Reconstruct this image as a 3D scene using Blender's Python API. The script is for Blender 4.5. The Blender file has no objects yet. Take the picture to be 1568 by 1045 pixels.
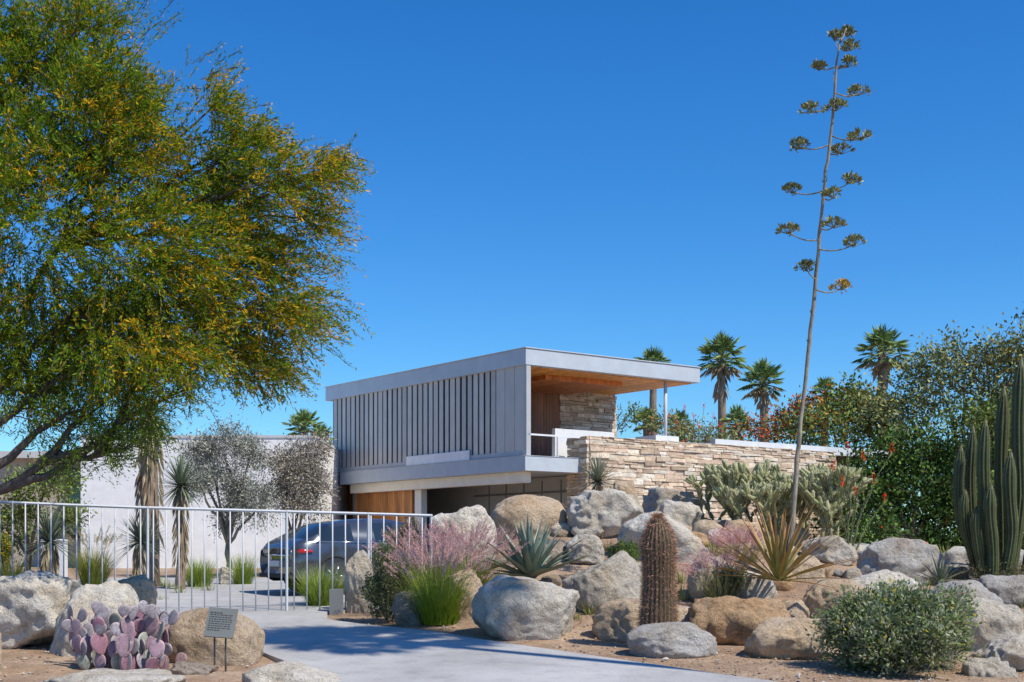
import bpy, bmesh, math, random
import numpy as np
from mathutils import Vector, noise
R = np.random.RandomState(11); random.seed(11)
pi = math.pi
FPX, CXP, HYP, EYE = 2006.0, 784.0, 838.0, 1.6   # survey constants (focal, principal column, horizon row, eye height)

def X(px, d): return (px-CXP)/FPX*d
def Z(py, d): return EYE+(HYP-py)/FPX*d
def at(px, py, d): return np.array([X(px, d), d, Z(py, d)])
def ss(a, b, t):
    t = np.clip((t-a)/(b-a), 0, 1); return t*t*(3-2*t)
def G(x, y):
    x = np.asarray(x, float); y = np.asarray(y, float)
    b = np.interp(y, [15, 23, 26, 40, 60], [0, .4, .55, .95, 1.1])
    m = 1.3*ss(19, 27, y)*ss(-2.5, .5, x)*(1-.4*ss(4, 8, x))*(1-.8*ss(31, 36, y))*(1-ss(14, 20, x))
    return b+m
def g1(x, y): return float(G(x, y))

# ---------------------------------------------------------------- mesh builder
class MB:
    def __init__(s): s.V=[]; s.C=[]; s.L=[]; s.S=[]; s.MI=[]; s.SM=[]; s.n=0
    def add(s, V, F, col, mat=0, smooth=False):
        V=np.asarray(V,float).reshape(-1,3); C=np.empty((len(V),3)); C[:]=col
        s.V.append(V); s.C.append(C)
        if isinstance(F,np.ndarray):
            s.L.append((F+s.n).ravel()); s.S.append(np.full(len(F),F.shape[1])); nf=len(F)
        else:
            s.L.append(np.concatenate([np.asarray(f) for f in F])+s.n); s.S.append(np.array([len(f) for f in F])); nf=len(F)
        s.MI.append(np.full(nf,mat)); s.SM.append(np.full(nf,smooth)); s.n+=len(V)
    def build(s, name, mats, parent=None, org=None):
        V=np.concatenate(s.V); C=np.concatenate(s.C); L=np.concatenate(s.L).astype(np.int32); S=np.concatenate(s.S).astype(np.int32)
        if org is None:
            org=np.array([(V[:,0].min()+V[:,0].max())/2,(V[:,1].min()+V[:,1].max())/2,V[:,2].min()]) if parent is None else np.zeros(3)
        V=V-org
        me=bpy.data.meshes.new(name)
        me.vertices.add(len(V)); me.vertices.foreach_set("co",V.ravel().astype(np.float32))
        me.loops.add(len(L)); me.loops.foreach_set("vertex_index",L)
        me.polygons.add(len(S)); st=np.concatenate([[0],np.cumsum(S)[:-1]]).astype(np.int32)
        me.polygons.foreach_set("loop_start",st)
        me.polygons.foreach_set("material_index",np.concatenate(s.MI).astype(np.int32))
        me.polygons.foreach_set("use_smooth",np.concatenate(s.SM))
        me.update(calc_edges=True)
        a=me.color_attributes.new("Col",'FLOAT_COLOR','POINT')
        a.data.foreach_set("color",np.concatenate([C,np.ones((len(C),1))],1).ravel().astype(np.float32))
        me.validate()
        for m in mats: me.materials.append(m)
        o=bpy.data.objects.new(name,me); o.location=org
        bpy.context.scene.collection.objects.link(o)
        if parent: o.parent=parent
        return o
def empty(name, loc=(0,0,0)):
    o=bpy.data.objects.new(name,None); o.location=loc; bpy.context.scene.collection.objects.link(o); return o

BF=[(0,3,2,1),(4,5,6,7),(0,1,5,4),(1,2,6,5),(2,3,7,6),(3,0,4,7)]
def box(mb, a, b, col=(.5,.5,.5), mat=0, T=None, jit=0):
    x0,y0,z0=a; x1,y1,z1=b
    V=np.array([(x0,y0,z0),(x1,y0,z0),(x1,y1,z0),(x0,y1,z0),(x0,y0,z1),(x1,y0,z1),(x1,y1,z1),(x0,y1,z1)],float)
    if jit: V+=R.uniform(-jit,jit,V.shape)
    if T is not None: V=T(V)
    mb.add(V,BF,col,mat)
def bevel(o,w=.01,seg=2):
    m=o.modifiers.new("bev",'BEVEL'); m.width=w; m.segments=seg; m.limit_method='ANGLE'; return o

def nrm(v): return v/np.maximum(np.linalg.norm(v,axis=-1,keepdims=True),1e-9)
def tube(mb, pts, rad, sides=6, col=(.2,.15,.1), mat=0, prof=None, scol=None, cap=True, smooth=True):
    P=np.asarray(pts,float); n=len(P); rad=np.broadcast_to(np.asarray(rad,float),(n,))
    T=nrm(np.gradient(P,axis=0)); ref=np.array([1.,0,0]) if abs(T[0][0])<.8 else np.array([0,1.,0])
    a=nrm(np.cross(T[0],ref)); ang=np.arange(sides)*2*pi/sides; pr=np.ones(sides) if prof is None else np.asarray(prof)
    V=np.empty((n,sides,3))
    for i in range(n):
        a=nrm(a-T[i]*np.dot(a,T[i])); b=np.cross(T[i],a)
        V[i]=P[i]+rad[i]*pr[:,None]*(np.cos(ang)[:,None]*a+np.sin(ang)[:,None]*b)
    i,j=np.meshgrid(np.arange(n-1),np.arange(sides),indexing='ij'); i=i.ravel(); j=j.ravel(); k=(j+1)%sides
    F=np.stack([i*sides+j,i*sides+k,(i+1)*sides+k,(i+1)*sides+j],1)
    C=np.empty((n,sides,3)); C[:]=col if scol is None else np.asarray(scol)[None]
    fl=[tuple(f) for f in F]
    if cap: fl+= [tuple(range((n-1)*sides,n*sides)), tuple(range(sides-1,-1,-1))]
    mb.add(V,fl,C.reshape(-1,3),mat,smooth)
def path(p0,p1,n=6,wig=.1,sag=0):
    p0=np.asarray(p0,float); p1=np.asarray(p1,float); t=np.linspace(0,1,n)[:,None]; L=np.linalg.norm(p1-p0)
    P=p0+(p1-p0)*t; w=R.normal(0,wig*L*.25,(n,3)); w=(w+np.roll(w,1,0))/2*np.sin(pi*t); P=P+w; P[:,2]+=sag*L*np.sin(pi*t[:,0]); return P

def rv(n):
    return nrm(R.normal(size=(n,3)))
def leaves(mb,P,D,size,asp,col,mat=0):
    n=len(P); D=nrm(D); b=nrm(np.cross(D,rv(n))); s=(np.ones(n)*size)[:,None]; w=s*asp*.5
    V=np.stack([P,P+D*s*.5+b*w,P+D*s,P+D*s*.5-b*w],1).reshape(-1,3)
    C=np.empty((n,3)); C[:]=col
    mb.add(V,np.arange(4*n).reshape(n,4),np.repeat(C,4,0),mat)
def ell(c,r,n,pw=.45):
    d=rv(n)*(R.rand(n,1)**pw); return np.asarray(c)+d*np.asarray(r), d
def pick(cols,n,p=None):
    cols=np.array(cols); return cols[R.choice(len(cols),n,p=p)]*R.uniform(.75,1.25,(n,1))
def sprays(mb,C,D,L,nl,size,asp,colf,droop=.15,jit=.03,twig=None,matL=0,matT=1,ldj=.6):
    n=len(C); D=nrm(D); Ls=L*R.uniform(.6,1.3,(n,1,1)); t=np.linspace(.05,1,nl)[None,:,None]
    P=C[:,None]+D[:,None]*t*Ls; P[:,:,2]-=droop*(t*t*Ls)[:,:,0]; P=P+R.normal(0,jit,P.shape)
    LD=D[:,None]*.8+R.normal(0,ldj,P.shape); P=P.reshape(-1,3); LD=LD.reshape(-1,3)
    tt=np.repeat(np.linspace(.05,1,nl)[None],n,0).ravel(); idx=np.repeat(np.arange(n),nl)
    leaves(mb,P,LD,size*R.uniform(.6,1.3,len(P)),asp,colf(P,tt,idx),matL)
    if twig is not None:
        for a,b in ((0,.5),(.45,1.)):
            A=C+D*Ls[:,0]*a; A[:,2]-=droop*a*a*Ls[:,0,0]; B=C+D*Ls[:,0]*b; B[:,2]-=droop*b*b*Ls[:,0,0]
            ln=np.linalg.norm(B-A,axis=1); leaves(mb,A,B-A,ln,.012/ln[:,None].mean(),twig,matT)
def blades(mb,B,az,el,L,curv,w,c0,c1,K=5,prof=None,fold=0,mat=0):
    n=len(B); az=np.ones(n)*az; el=np.ones(n)*el; L=np.ones(n)*L; curv=np.ones(n)*curv; w=np.ones(n)*w
    pr=np.array(prof if prof is not None else [1,.95,.8,.6,.35,.02][:K+1]); P=np.array(B,float); rows=[]
    hd=np.stack([np.cos(az),np.sin(az)],1); sd=np.stack([-np.sin(az),np.cos(az),np.zeros(n)],1)
    for k in range(K+1):
        e=el-curv*k/K
        up=np.stack([-hd[:,0]*np.sin(e),-hd[:,1]*np.sin(e),np.cos(e)],1)
        ww=(w*pr[k]*.5)[:,None]; rows.append(np.stack([P-sd*ww+up*ww*fold,P,P+sd*ww+up*ww*fold],1))
        P=P+(np.stack([hd[:,0]*np.cos(e),hd[:,1]*np.cos(e),np.sin(e)],1))*(L/K)[:,None]
    V=np.stack(rows,1); base=(np.arange(n)*(K+1)*3)[:,None,None]
    k=np.arange(K)[None,:,None]; j=np.arange(2)[None,None,:]; q=base+k*3+j
    F=np.stack([q,q+1,q+4,q+3],-1).reshape(-1,4)
    t=np.linspace(0,1,K+1)[None,:,None,None]; c0=np.asarray(c0,float).reshape(-1,1,1,3); c1=np.asarray(c1,float).reshape(-1,1,1,3)
    C=np.broadcast_to(c0*(1-t)+c1*t,(n,K+1,3,3)); mb.add(V,F,C.reshape(-1,3),mat,fold!=0)

# ---------------------------------------------------------------- materials
def newmat(name):
    m=bpy.data.materials.new(name); m.use_nodes=True; nt=m.node_tree; return m,nt,nt.nodes["Principled BSDF"]
def nd(nt,t,**k):
    n=nt.nodes.new(t)
    for a,b in k.items(): setattr(n,a,b)
    return n
def noise_n(nt,scale,detail=6,rough=.6,co='Object',stretch=None):
    tc=nd(nt,'ShaderNodeTexCoord'); n=nd(nt,'ShaderNodeTexNoise'); n.inputs['Scale'].default_value=scale; n.inputs['Detail'].default_value=detail; n.inputs['Roughness'].default_value=rough
    if stretch:
        mp=nd(nt,'ShaderNodeMapping'); mp.inputs['Scale'].default_value=stretch; nt.links.new(tc.outputs[co],mp.inputs[0]); nt.links.new(mp.outputs[0],n.inputs['Vector'])
    else: nt.links.new(tc.outputs[co],n.inputs['Vector'])
    return n
def ramp(nt,src,stops):
    r=nd(nt,'ShaderNodeValToRGB'); e=r.color_ramp.elements
    while len(e)<len(stops): e.new(.5)
    for i,(p,c) in enumerate(stops): e[i].position=p; e[i].color=(*c,1) if len(c)==3 else c
    nt.links.new(src,r.inputs[0]); return r.outputs[0]
def mul(nt,a,b,f=1.):
    m=nd(nt,'ShaderNodeMix',data_type='RGBA',blend_type='MULTIPLY'); m.inputs[0].default_value=f
    nt.links.new(a,m.inputs[6]); nt.links.new(b,m.inputs[7]); return m.outputs[2]
def bump(nt,bs,src,st=.4,dist=.02,prev=None):
    b=nd(nt,'ShaderNodeBump'); b.inputs['Strength'].default_value=st; b.inputs['Distance'].default_value=dist
    nt.links.new(src,b.inputs['Height'])
    if prev: nt.links.new(prev,b.inputs['Normal'])
    nt.links.new(b.outputs[0],bs.inputs['Normal']); return b.outputs[0]
def g(v): return (v,v,v)
def m_attr(name,rough=.7,ns=8,lo=.75,hi=1.2,bs=.3,bd=.01,metal=0,trans=0,stretch=None,spec=.4,plain=False):
    m,nt,p=newmat(name); at_=nd(nt,'ShaderNodeAttribute',attribute_name="Col")
    if plain: c=at_.outputs[0]
    else:
        n=noise_n(nt,ns,stretch=stretch); c=mul(nt,at_.outputs[0],ramp(nt,n.outputs[0],[(.3,g(lo)),(.7,g(hi))]))
    nt.links.new(c,p.inputs['Base Color']); p.inputs['Roughness'].default_value=rough; p.inputs['Metallic'].default_value=metal
    p.inputs['Specular IOR Level'].default_value=spec
    if bs: bump(nt,p,n.outputs[0],bs,bd)
    if trans:
        t=nd(nt,'ShaderNodeBsdfTranslucent'); mx=nd(nt,'ShaderNodeMixShader'); mx.inputs[0].default_value=trans
        nt.links.new(c,t.inputs[0]); nt.links.new(p.outputs[0],mx.inputs[1]); nt.links.new(t.outputs[0],mx.inputs[2])
        nt.links.new(mx.outputs[0],nt.nodes['Material Output'].inputs[0])
    return m
M_leaf=m_attr("leaf",.6,3,.7,1.25,0,trans=.4,spec=.15,plain=True)
M_leaf2=m_attr("leaf_opaque",.7,3,.7,1.25,0,trans=0,spec=.12,plain=True)
M_bark=m_attr("bark",.9,14,.5,1.3,.8,.03,stretch=(1,1,.3))
M_succ=m_attr("succulent",.5,6,.75,1.15,.15,.01)
M_stone=m_attr("wall_stone",.9,9,.7,1.2,.6,.015)
M_paint=m_attr("painted_metal",.45,2,.9,1.05,.05,.005)
M_plain=m_attr("matte_paint",.8,3,.9,1.04,.15,.004)
def m_granite():
    m,nt,p=newmat("granite"); a=nd(nt,'ShaderNodeAttribute',attribute_name="Col")
    n1=noise_n(nt,1.3,8,.65); n2=noise_n(nt,42,3,.7); n3=noise_n(nt,4.5,9,.72)
    c=mul(nt,a.outputs[0],ramp(nt,n1.outputs[0],[(.28,(.72,.58,.45)),(.42,(.98,.92,.83)),(.6,g(1.1)),(.75,g(1.2))]))
    c=mul(nt,c,ramp(nt,n2.outputs[0],[(.35,g(.72)),(.5,g(1.)),(.7,g(1.1))]))
    c=mul(nt,c,ramp(nt,n3.outputs[0],[(.30,g(.42)),(.42,g(.85)),(.5,g(1.)),(.75,g(1.12))]))
    nt.links.new(c,p.inputs['Base Color']); p.inputs['Roughness'].default_value=.92; p.inputs['Specular IOR Level'].default_value=.2
    b=bump(nt,p,n3.outputs[0],1.,.18); bump(nt,p,n2.outputs[0],.35,.012,b)
    return m
M_gran=m_granite()
def m_ground():
    m,nt,p=newmat("desert_soil"); n1=noise_n(nt,.7,8,.65); n2=noise_n(nt,30,5,.7); n3=noise_n(nt,5,6,.6)
    c=ramp(nt,n1.outputs[0],[(.3,(.25,.155,.095)),(.5,(.37,.25,.16)),(.7,(.48,.35,.245))])
    c=mul(nt,c,ramp(nt,n2.outputs[0],[(.3,g(.6)),(.5,g(1.)),(.7,g(1.3))])); c=mul(nt,c,ramp(nt,n3.outputs[0],[(.3,g(.75)),(.7,g(1.1))]))
    nt.links.new(c,p.inputs['Base Color']); p.inputs['Roughness'].default_value=.95
    b=bump(nt,p,n3.outputs[0],.6,.08); bump(nt,p,n2.outputs[0],.8,.02,b); return m
def m_conc():
    m,nt,p=newmat("driveway_concrete"); n1=noise_n(nt,.5,7,.6); n2=noise_n(nt,45,4,.7); n3=noise_n(nt,3,6,.7)
    c=ramp(nt,n1.outputs[0],[(.3,(.36,.35,.335)),(.55,(.46,.45,.435)),(.75,(.53,.515,.49))])
    c=mul(nt,c,ramp(nt,n2.outputs[0],[(.3,g(.82)),(.7,g(1.1))])); c=mul(nt,c,ramp(nt,n3.outputs[0],[(.25,g(.72)),(.5,g(1.))]))
    nt.links.new(c,p.inputs['Base Color']); p.inputs['Roughness'].default_value=.85; bump(nt,p,n2.outputs[0],.3,.005); return m
def m_wood():
    m,nt,p=newmat("cedar_boards"); a=nd(nt,'ShaderNodeAttribute',attribute_name="Col"); n=noise_n(nt,6,8,.6,stretch=(1,1,.15))
    c=mul(nt,a.outputs[0],ramp(nt,n.outputs[0],[(.3,g(.6)),(.7,g(1.25))])); nt.links.new(c,p.inputs['Base Color']); p.inputs['Roughness'].default_value=.5; return m
M_wood=m_wood()
def m_simple(name,col,rough=.5,metal=0,coat=0):
    m,nt,p=newmat(name); n=noise_n(nt,4,4); c=ramp(nt,n.outputs[0],[(.3,tuple(v*.9 for v in col)),(.7,tuple(min(1,v*1.08) for v in col))])
    nt.links.new(c,p.inputs['Base Color']); p.inputs['Roughness'].default_value=rough; p.inputs['Metallic'].default_value=metal; p.inputs['Coat Weight'].default_value=coat; return m
M_car=m_simple("car_paint",(.10,.11,.13),.22,.6,1.); M_glass=m_simple("tinted_glass",(.02,.03,.04),.04,0,0); M_glass.node_tree.nodes["Principled BSDF"].inputs['Specular IOR Level'].default_value=1.
M_rub=m_simple("rubber",(.02,.02,.02),.8); M_rim=m_simple("alloy",(.5,.5,.52),.3,.9); M_red=m_simple("tail_lamp",(.5,.01,.01),.2,0,1)
M_chrome=m_simple("chrome",(.7,.7,.72),.12,1.)

# ---------------------------------------------------------------- world, sun, camera
sc=bpy.context.scene
w=bpy.data.worlds.new("World"); sc.world=w; w.use_nodes=True; nt=w.node_tree; bg=nt.nodes['Background']
SUN_EL,SUN_AZ=math.radians(52),math.radians(126)
sk=nd(nt,'ShaderNodeTexSky',sky_type='NISHITA'); sk.sun_disc=False; sk.sun_elevation=SUN_EL; sk.sun_rotation=SUN_AZ
sk.air_density=1.0; sk.dust_density=.2; sk.ozone_density=2.8; sk.altitude=200
hs=nd(nt,'ShaderNodeHueSaturation'); hs.inputs['Saturation'].default_value=1.36
tint=nd(nt,'ShaderNodeMix',data_type='RGBA',blend_type='MULTIPLY'); tint.inputs[0].default_value=1.; tint.inputs[7].default_value=(.76,1.17,1.48,1)
nt.links.new(sk.outputs[0],hs.inputs['Color']); nt.links.new(hs.outputs[0],tint.inputs[6]); nt.links.new(tint.outputs[2],bg.inputs[0]); bg.inputs[1].default_value=.106
sd=bpy.data.lights.new("sun",'SUN'); sd.energy=5.0; sd.angle=math.radians(.53); sd.color=(1,.935,.82)
so=bpy.data.objects.new("sun",sd); sc.collection.objects.link(so)
sdir=Vector((math.sin(SUN_AZ)*math.cos(SUN_EL),math.cos(SUN_AZ)*math.cos(SUN_EL),math.sin(SUN_EL)))
so.rotation_euler=sdir.to_track_quat('Z','Y').to_euler(); so.location=(20,-10,30)
cd=bpy.data.cameras.new("camera"); cd.sensor_width=36; cd.lens=36*FPX/1568; cd.shift_y=(HYP-522.5)/1568; cd.clip_end=5000; cd.clip_start=.1
co=bpy.data.objects.new("camera",cd); sc.collection.objects.link(co); co.location=(0,0,EYE); co.rotation_euler=(pi/2,0,0); sc.camera=co
sc.view_settings.view_transform='Standard'; sc.view_settings.look='None'; sc.view_settings.exposure=0

# ---------------------------------------------------------------- ground, driveway
def grid(name,xs,ys,zf,mat,col=(.4,.4,.4)):
    xx,yy=np.meshgrid(xs,ys); zz=zf(xx,yy); V=np.stack([xx,yy,zz],-1).reshape(-1,3); nx=len(xs); ny=len(ys)
    i,j=np.meshgrid(np.arange(ny-1),np.arange(nx-1),indexing='ij'); q=(i*nx+j).ravel()
    mb=MB(); mb.add(V,np.stack([q,q+1,q+nx+1,q+nx],1),col,0,True); return mb.build(name,[mat],org=np.zeros(3))
far=[60,90,150,300,700,1500,3000]
xs=np.array([-v for v in far[::-1]]+list(np.arange(-40,-14,1.))+list(np.arange(-14,16,.3))+list(np.arange(16,41,1.))+far)
ys=np.array([-3000,-700,-100,-20,-5]+list(np.arange(0,13,1.))+list(np.arange(13,36,.3))+list(np.arange(36,60,1.))+far[1:])
def gz(x,y):
    z=G(x,y); h=.035*np.sin(x*2.3+np.sin(y*1.7))*np.sin(y*2.9+x)*ss(13,16,y)*(1-ss(36,40,y)); return z+h*.5-.02
grid("ground",xs,ys,gz,m_ground())
M_conc=m_conc()
yl=[-6,6,12,15.5,18,22.2,23.2,24.5,34]; LL=[-14,-1,-1.5,-2.2,-3.5,-6.0,-6.4,-10,-11]
yr=[-6,6,12,15.5,19.8,22,23.4,25,34]; RR=[30,14,6.2,2.75,-.93,-3.1,-3.3,-1.0,-.5]
mb=MB(); Y=np.arange(-6,34.1,.3); n=13; rows=[]
for y in Y:
    a,b=np.interp(y,yl,LL),np.interp(y,yr,RR); xx=np.linspace(a,b,n); zz=G(np.minimum(xx,-2.5),y)+.035
    zz=np.maximum(zz,G(xx,y)+.03)
    r=np.stack([xx,np.full(n,y),zz],1); r=np.concatenate([[r[0]-[0,0,.15]],r,[r[-1]-[0,0,.15]]]); rows.append(r)
V=np.array(rows); nx=n+2; i,j=np.meshgrid(np.arange(len(Y)-1),np.arange(nx-1),indexing='ij'); q=(i*nx+j).ravel()
mb.add(V,np.stack([q,q+1,q+nx+1,q+nx],1),(.4,.4,.4)); mb.build("driveway",[M_conc],org=np.zeros(3))
mb=MB(); n=5500; gx=R.uniform(-9,13,n); gy=R.uniform(15,24,n); L_=np.interp(gy,yl,LL); R_=np.interp(gy,yr,RR); k=(gx<L_-.05)|(gx>R_+.05); gx=gx[k]; gy=gy[k]
oc=np.array([(1,0,0),(-1,0,0),(0,1,0),(0,-1,0),(0,0,1),(0,0,-1)],float); of=np.array([(0,2,4),(2,1,4),(1,3,4),(3,0,4),(2,0,5),(1,2,5),(3,1,5),(0,3,5)])
n=len(gx); s=R.uniform(.008,.03,(n,1,1))*np.where(R.rand(n,1,1)>.96,2.,1.); V=oc[None]*s*R.uniform(.6,1.3,(n,6,1)); V[:,:,2]*=.6; V+=np.stack([gx,gy,G(gx,gy)-.01],1)[:,None]
mb.add(V.reshape(-1,3),(of[None]+np.arange(n)[:,None,None]*6).reshape(-1,3),np.repeat(pick([(.4,.3,.22),(.27,.19,.14),(.45,.42,.38)],n),6,0)); mb.build("gravel",[M_stone],org=np.zeros(3))

# ---------------------------------------------------------------- boulders
def ico(s):
    bm=bmesh.new(); bmesh.ops.create_icosphere(bm,subdivisions=s,radius=1); a=np.array([v.co[:] for v in bm.verts]); b=np.array([[v.index for v in f.verts] for f in bm.faces]); bm.free(); return a,b
ICO={5:ico(5),3:ico(3),4:ico(4)}
TON={'g':(.61,.565,.495),'w':(.78,.73,.65),'t':(.66,.525,.385),'o':(.60,.41,.25),'b':(.52,.50,.475),'d':(.43,.365,.305)}
def rockmesh(mb,ctr,dims,tone,ang,rs,lev=5):
    IV,IF=ICO[lev]; r=np.ones(len(IV))*1.05
    for k in range(int(9+ang*12)):
        nn=rs.normal(size=3); nn/=np.linalg.norm(nn); off=rs.uniform(.98-.42*ang,1.0); dt=IV@nn
        r2=np.where(dt>.05,off/np.maximum(dt,.05),9); kk=.012+.07*(1-ang); h=np.clip(.5+.5*(r-r2)/kk,0,1); r=r*(1-h)+r2*h-kk*h*(1-h)
    o=rs.uniform(0,50,3)
    nz=np.array([noise.noise(Vector(v*1.6+o))*.12-abs(noise.noise(Vector(v*2.6+o)))*.18*ang+noise.noise(Vector(v*5.2+o))*.055+noise.noise(Vector(v*13+o))*.02 for v in IV])
    V=IV*(r*(1+nz*(.6+.7*ang)))[:,None]; V=np.sign(V)*np.abs(V)**.88
    lo,hi=V.min(0),V.max(0); V=(V-lo)/(hi-lo)*2-1; a=rs.uniform(-.2,.2)*ang
    V[:,0]+=a*V[:,2]*.5; V=V*dims+ctr; mb.add(V,IF,np.array(TON[tone])*rs.uniform(.9,1.08),0,True)
def boulder(x0,x1,y0,y1,d,tone='g',ang=.5,seed=0):
    rs=np.random.RandomState(seed+100); wd=(x1-x0)/FPX*d; zt=Z(y0,d); zb=Z(y1,d); cx=X((x0+x1)/2,d)
    zb=min(zb,g1(cx,d)-.1); hh=(zt-zb); zb-=hh*.12; dep=max(wd*rs.uniform(.65,.9),.4)
    mb=MB(); rockmesh(mb,np.array([cx,d,(zt+zb)/2]),np.array([wd/2,dep/2,(zt-zb)/2]),tone,ang,rs); mb.build("boulder",[M_gran])
B=[(655,762,773,860,26,'w',.8),(748,870,757,835,27,'t',.2),(868,988,748,835,26.5,'w',.9),(983,1082,746,805,28,'g',.95),(945,1090,783,905,24.5,'w',.8),
(866,928,818,862,24,'g',.7),(860,985,843,965,21.5,'g',.9),(720,887,880,977,19.8,'w',.55),(905,1066,915,992,19.7,'t',.5),(958,1098,952,1008,18.0,'b',.35),
(1046,1222,913,1006,19.2,'o',.9),(1135,1310,945,1022,18,'t',.75),(1215,1335,885,962,21,'t',.6),(1226,1312,820,872,25,'g',.7),(1308,1450,823,908,24,'b',.6),
(1290,1412,872,935,21.5,'w',.6),(1420,1535,888,955,21,'b',.6),(1448,1575,913,1000,18.5,'g',.8),(1500,1610,975,1048,16.6,'w',.8),(1090,1182,795,875,26,'t',.6),
(680,742,868,962,21.3,'t',.6),(1436,1500,862,905,24.5,'b',.6),(598,662,905,958,21.2,'d',.6),(1474,1552,1005,1062,16,'g',.9),(528,578,842,918,23.6,'g',.8),
(700,762,815,885,24.5,'g',.6),(1186,1265,850,905,23.5,'t',.6),(1376,1470,925,985,19,'t',.6),(925,1012,855,935,22.6,'g',.8),(1050,1132,850,925,22,'g',.7),
(800,872,822,900,24.2,'d',.6),(1498,1600,880,945,22.5,'b',.6),(1120,1190,880,930,21.6,'g',.6),(1540,1640,940,1010,19,'t',.7),
(-70,132,872,1002,19,'w',.9),(76,230,888,1030,18.3,'w',.65),(252,402,930,1038,17.3,'t',.4),(355,546,1012,1085,15.5,'w',.7),(55,295,1024,1090,15.4,'w',.8),
(-60,6,950,1060,16.2,'t',.6),(248,332,1012,1052,16.2,'d',.8),(130,240,880,915,21.6,'t',.6),(335,362,868,895,31,'w',.5),(190,222,880,902,28,'o',.5),
(1330,1400,925,975,20,'g',.7),(1010,1075,765,815,27,'w',.8),(930,985,735,775,28.5,'t',.6),(1175,1240,800,850,26.5,'t',.7)]
for i,b in enumerate(B): boulder(*b,seed=i)
mb=MB(); rs=np.random.RandomState(5)
for k in range(150):
    x=rs.uniform(-.6,10.5); y=rs.uniform(18.5,29); 
    if x<np.interp(y,yr,RR)+.5: continue
    s=rs.uniform(.07,.36)*rs.choice([1,.6]); rockmesh(mb,np.array([x,y,g1(x,y)+s*.25]),np.array([s,s*.8,s*rs.uniform(.5,.8)]),rs.choice(list('gwtodb')),.7,rs,3)
mb.build("small_rocks",[M_gran])

# ---------------------------------------------------------------- modern house
c0=np.array([.4,38.]); U=np.array([-.602,.7985]); Vv=np.array([.7985,.602])
def HT(V):
    o=np.empty_like(V); o[:,0]=c0[0]+V[:,0]*U[0]+V[:,1]*Vv[0]; o[:,1]=c0[1]+V[:,0]*U[1]+V[:,1]*Vv[1]; o[:,2]=V[:,2]; return o
def hb(mb,u0,u1,v0,v1,z0,z1,col,mat=0): box(mb,(u0,v0,z0),(u1,v1,z1),col,mat,HT)
house=empty("modern_house",(0,0,0))
SIL=(.47,.52,.57)
mb=MB(); hb(mb,0,11.9,0,7.1,6.90,7.38,SIL); hb(mb,-.03,11.93,-.03,7.13,7.38,7.41,(.5,.53,.56)); bevel(mb.build("roof",[M_paint],house),.008)
mb=MB()
for k in range(36):
    v=.28+k*.185
    hb(mb,.25,11.6,v,v+.178,6.865+R.uniform(0,.004),6.899,tuple(np.array((.78,.32,.06))*R.uniform(.85,1.15)))
for k in range(12):
    v=1.7+k*.26
    hb(mb,1.2,3.95,v,v+.25,6.72,6.862,tuple(np.array((.60,.20,.05))*R.uniform(.85,1.15)))
mb.build("soffit",[M_wood],house)
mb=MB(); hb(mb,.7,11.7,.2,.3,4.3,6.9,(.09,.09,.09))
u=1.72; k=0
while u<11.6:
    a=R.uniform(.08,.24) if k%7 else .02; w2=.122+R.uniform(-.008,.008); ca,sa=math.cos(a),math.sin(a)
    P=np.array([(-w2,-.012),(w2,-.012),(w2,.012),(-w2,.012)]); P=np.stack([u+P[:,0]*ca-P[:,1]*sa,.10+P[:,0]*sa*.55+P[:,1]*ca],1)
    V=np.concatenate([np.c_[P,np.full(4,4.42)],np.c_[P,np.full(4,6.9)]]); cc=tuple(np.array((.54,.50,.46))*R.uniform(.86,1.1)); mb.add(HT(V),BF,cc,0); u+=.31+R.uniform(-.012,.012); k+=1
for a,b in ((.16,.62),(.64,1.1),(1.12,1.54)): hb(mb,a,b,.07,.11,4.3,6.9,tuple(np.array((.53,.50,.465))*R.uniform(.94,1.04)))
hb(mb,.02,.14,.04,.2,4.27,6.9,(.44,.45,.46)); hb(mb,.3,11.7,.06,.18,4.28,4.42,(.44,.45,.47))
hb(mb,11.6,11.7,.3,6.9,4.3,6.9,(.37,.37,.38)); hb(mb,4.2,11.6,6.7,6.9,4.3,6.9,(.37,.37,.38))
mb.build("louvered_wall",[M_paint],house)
mb=MB(); hb(mb,0,10.8,-.02,7.5,3.82,4.27,SIL); hb(mb,10.8,13.6,.9,6,3.95,4.3,SIL); hb(mb,2.87,6.46,.0,.055,4.272,4.58,(.84,.84,.84))
hb(mb,-.02,10.82,-.04,7.0,4.255,4.268,(.5,.53,.57))
hb(mb,.4,10.5,.22,.5,3.50,3.82,(.86,.80,.68)); hb(mb,6.35,6.75,.52,.75,.8,3.82,(.82,.82,.8)); hb(mb,.3,13,2.6,2.8,.8,3.8,(.42,.41,.39)); hb(mb,-.1,.3,2.15,2.8,.8,3.8,(.42,.41,.4))
hb(mb,10.6,10.8,.5,2.6,.8,3.82,(.3,.3,.3))
for k in range(6): hb(mb,.6+k*.95,.63+k*.95,2.57,2.6,.8,3.7,(.2,.2,.2))
hb(mb,.4,6.2,2.56,2.6,3.3,3.36,(.16,.16,.16))
bevel(mb.build("carport_slab",[M_plain],house),.006)
mb=MB(); u=6.9
while u<10.5: hb(mb,u,u+.14,.5,.6,.8,3.8,tuple(np.array((.58,.25,.08))*R.uniform(.8,1.15))); u+=.155
hb(mb,10.82,13.4,1.6,1.75,.8,3.95,(.55,.27,.1))
v=3.1
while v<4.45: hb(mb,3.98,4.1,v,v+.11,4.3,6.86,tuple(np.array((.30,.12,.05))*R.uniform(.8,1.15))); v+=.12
mb.build("timber_wall",[M_wood],house)
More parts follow.
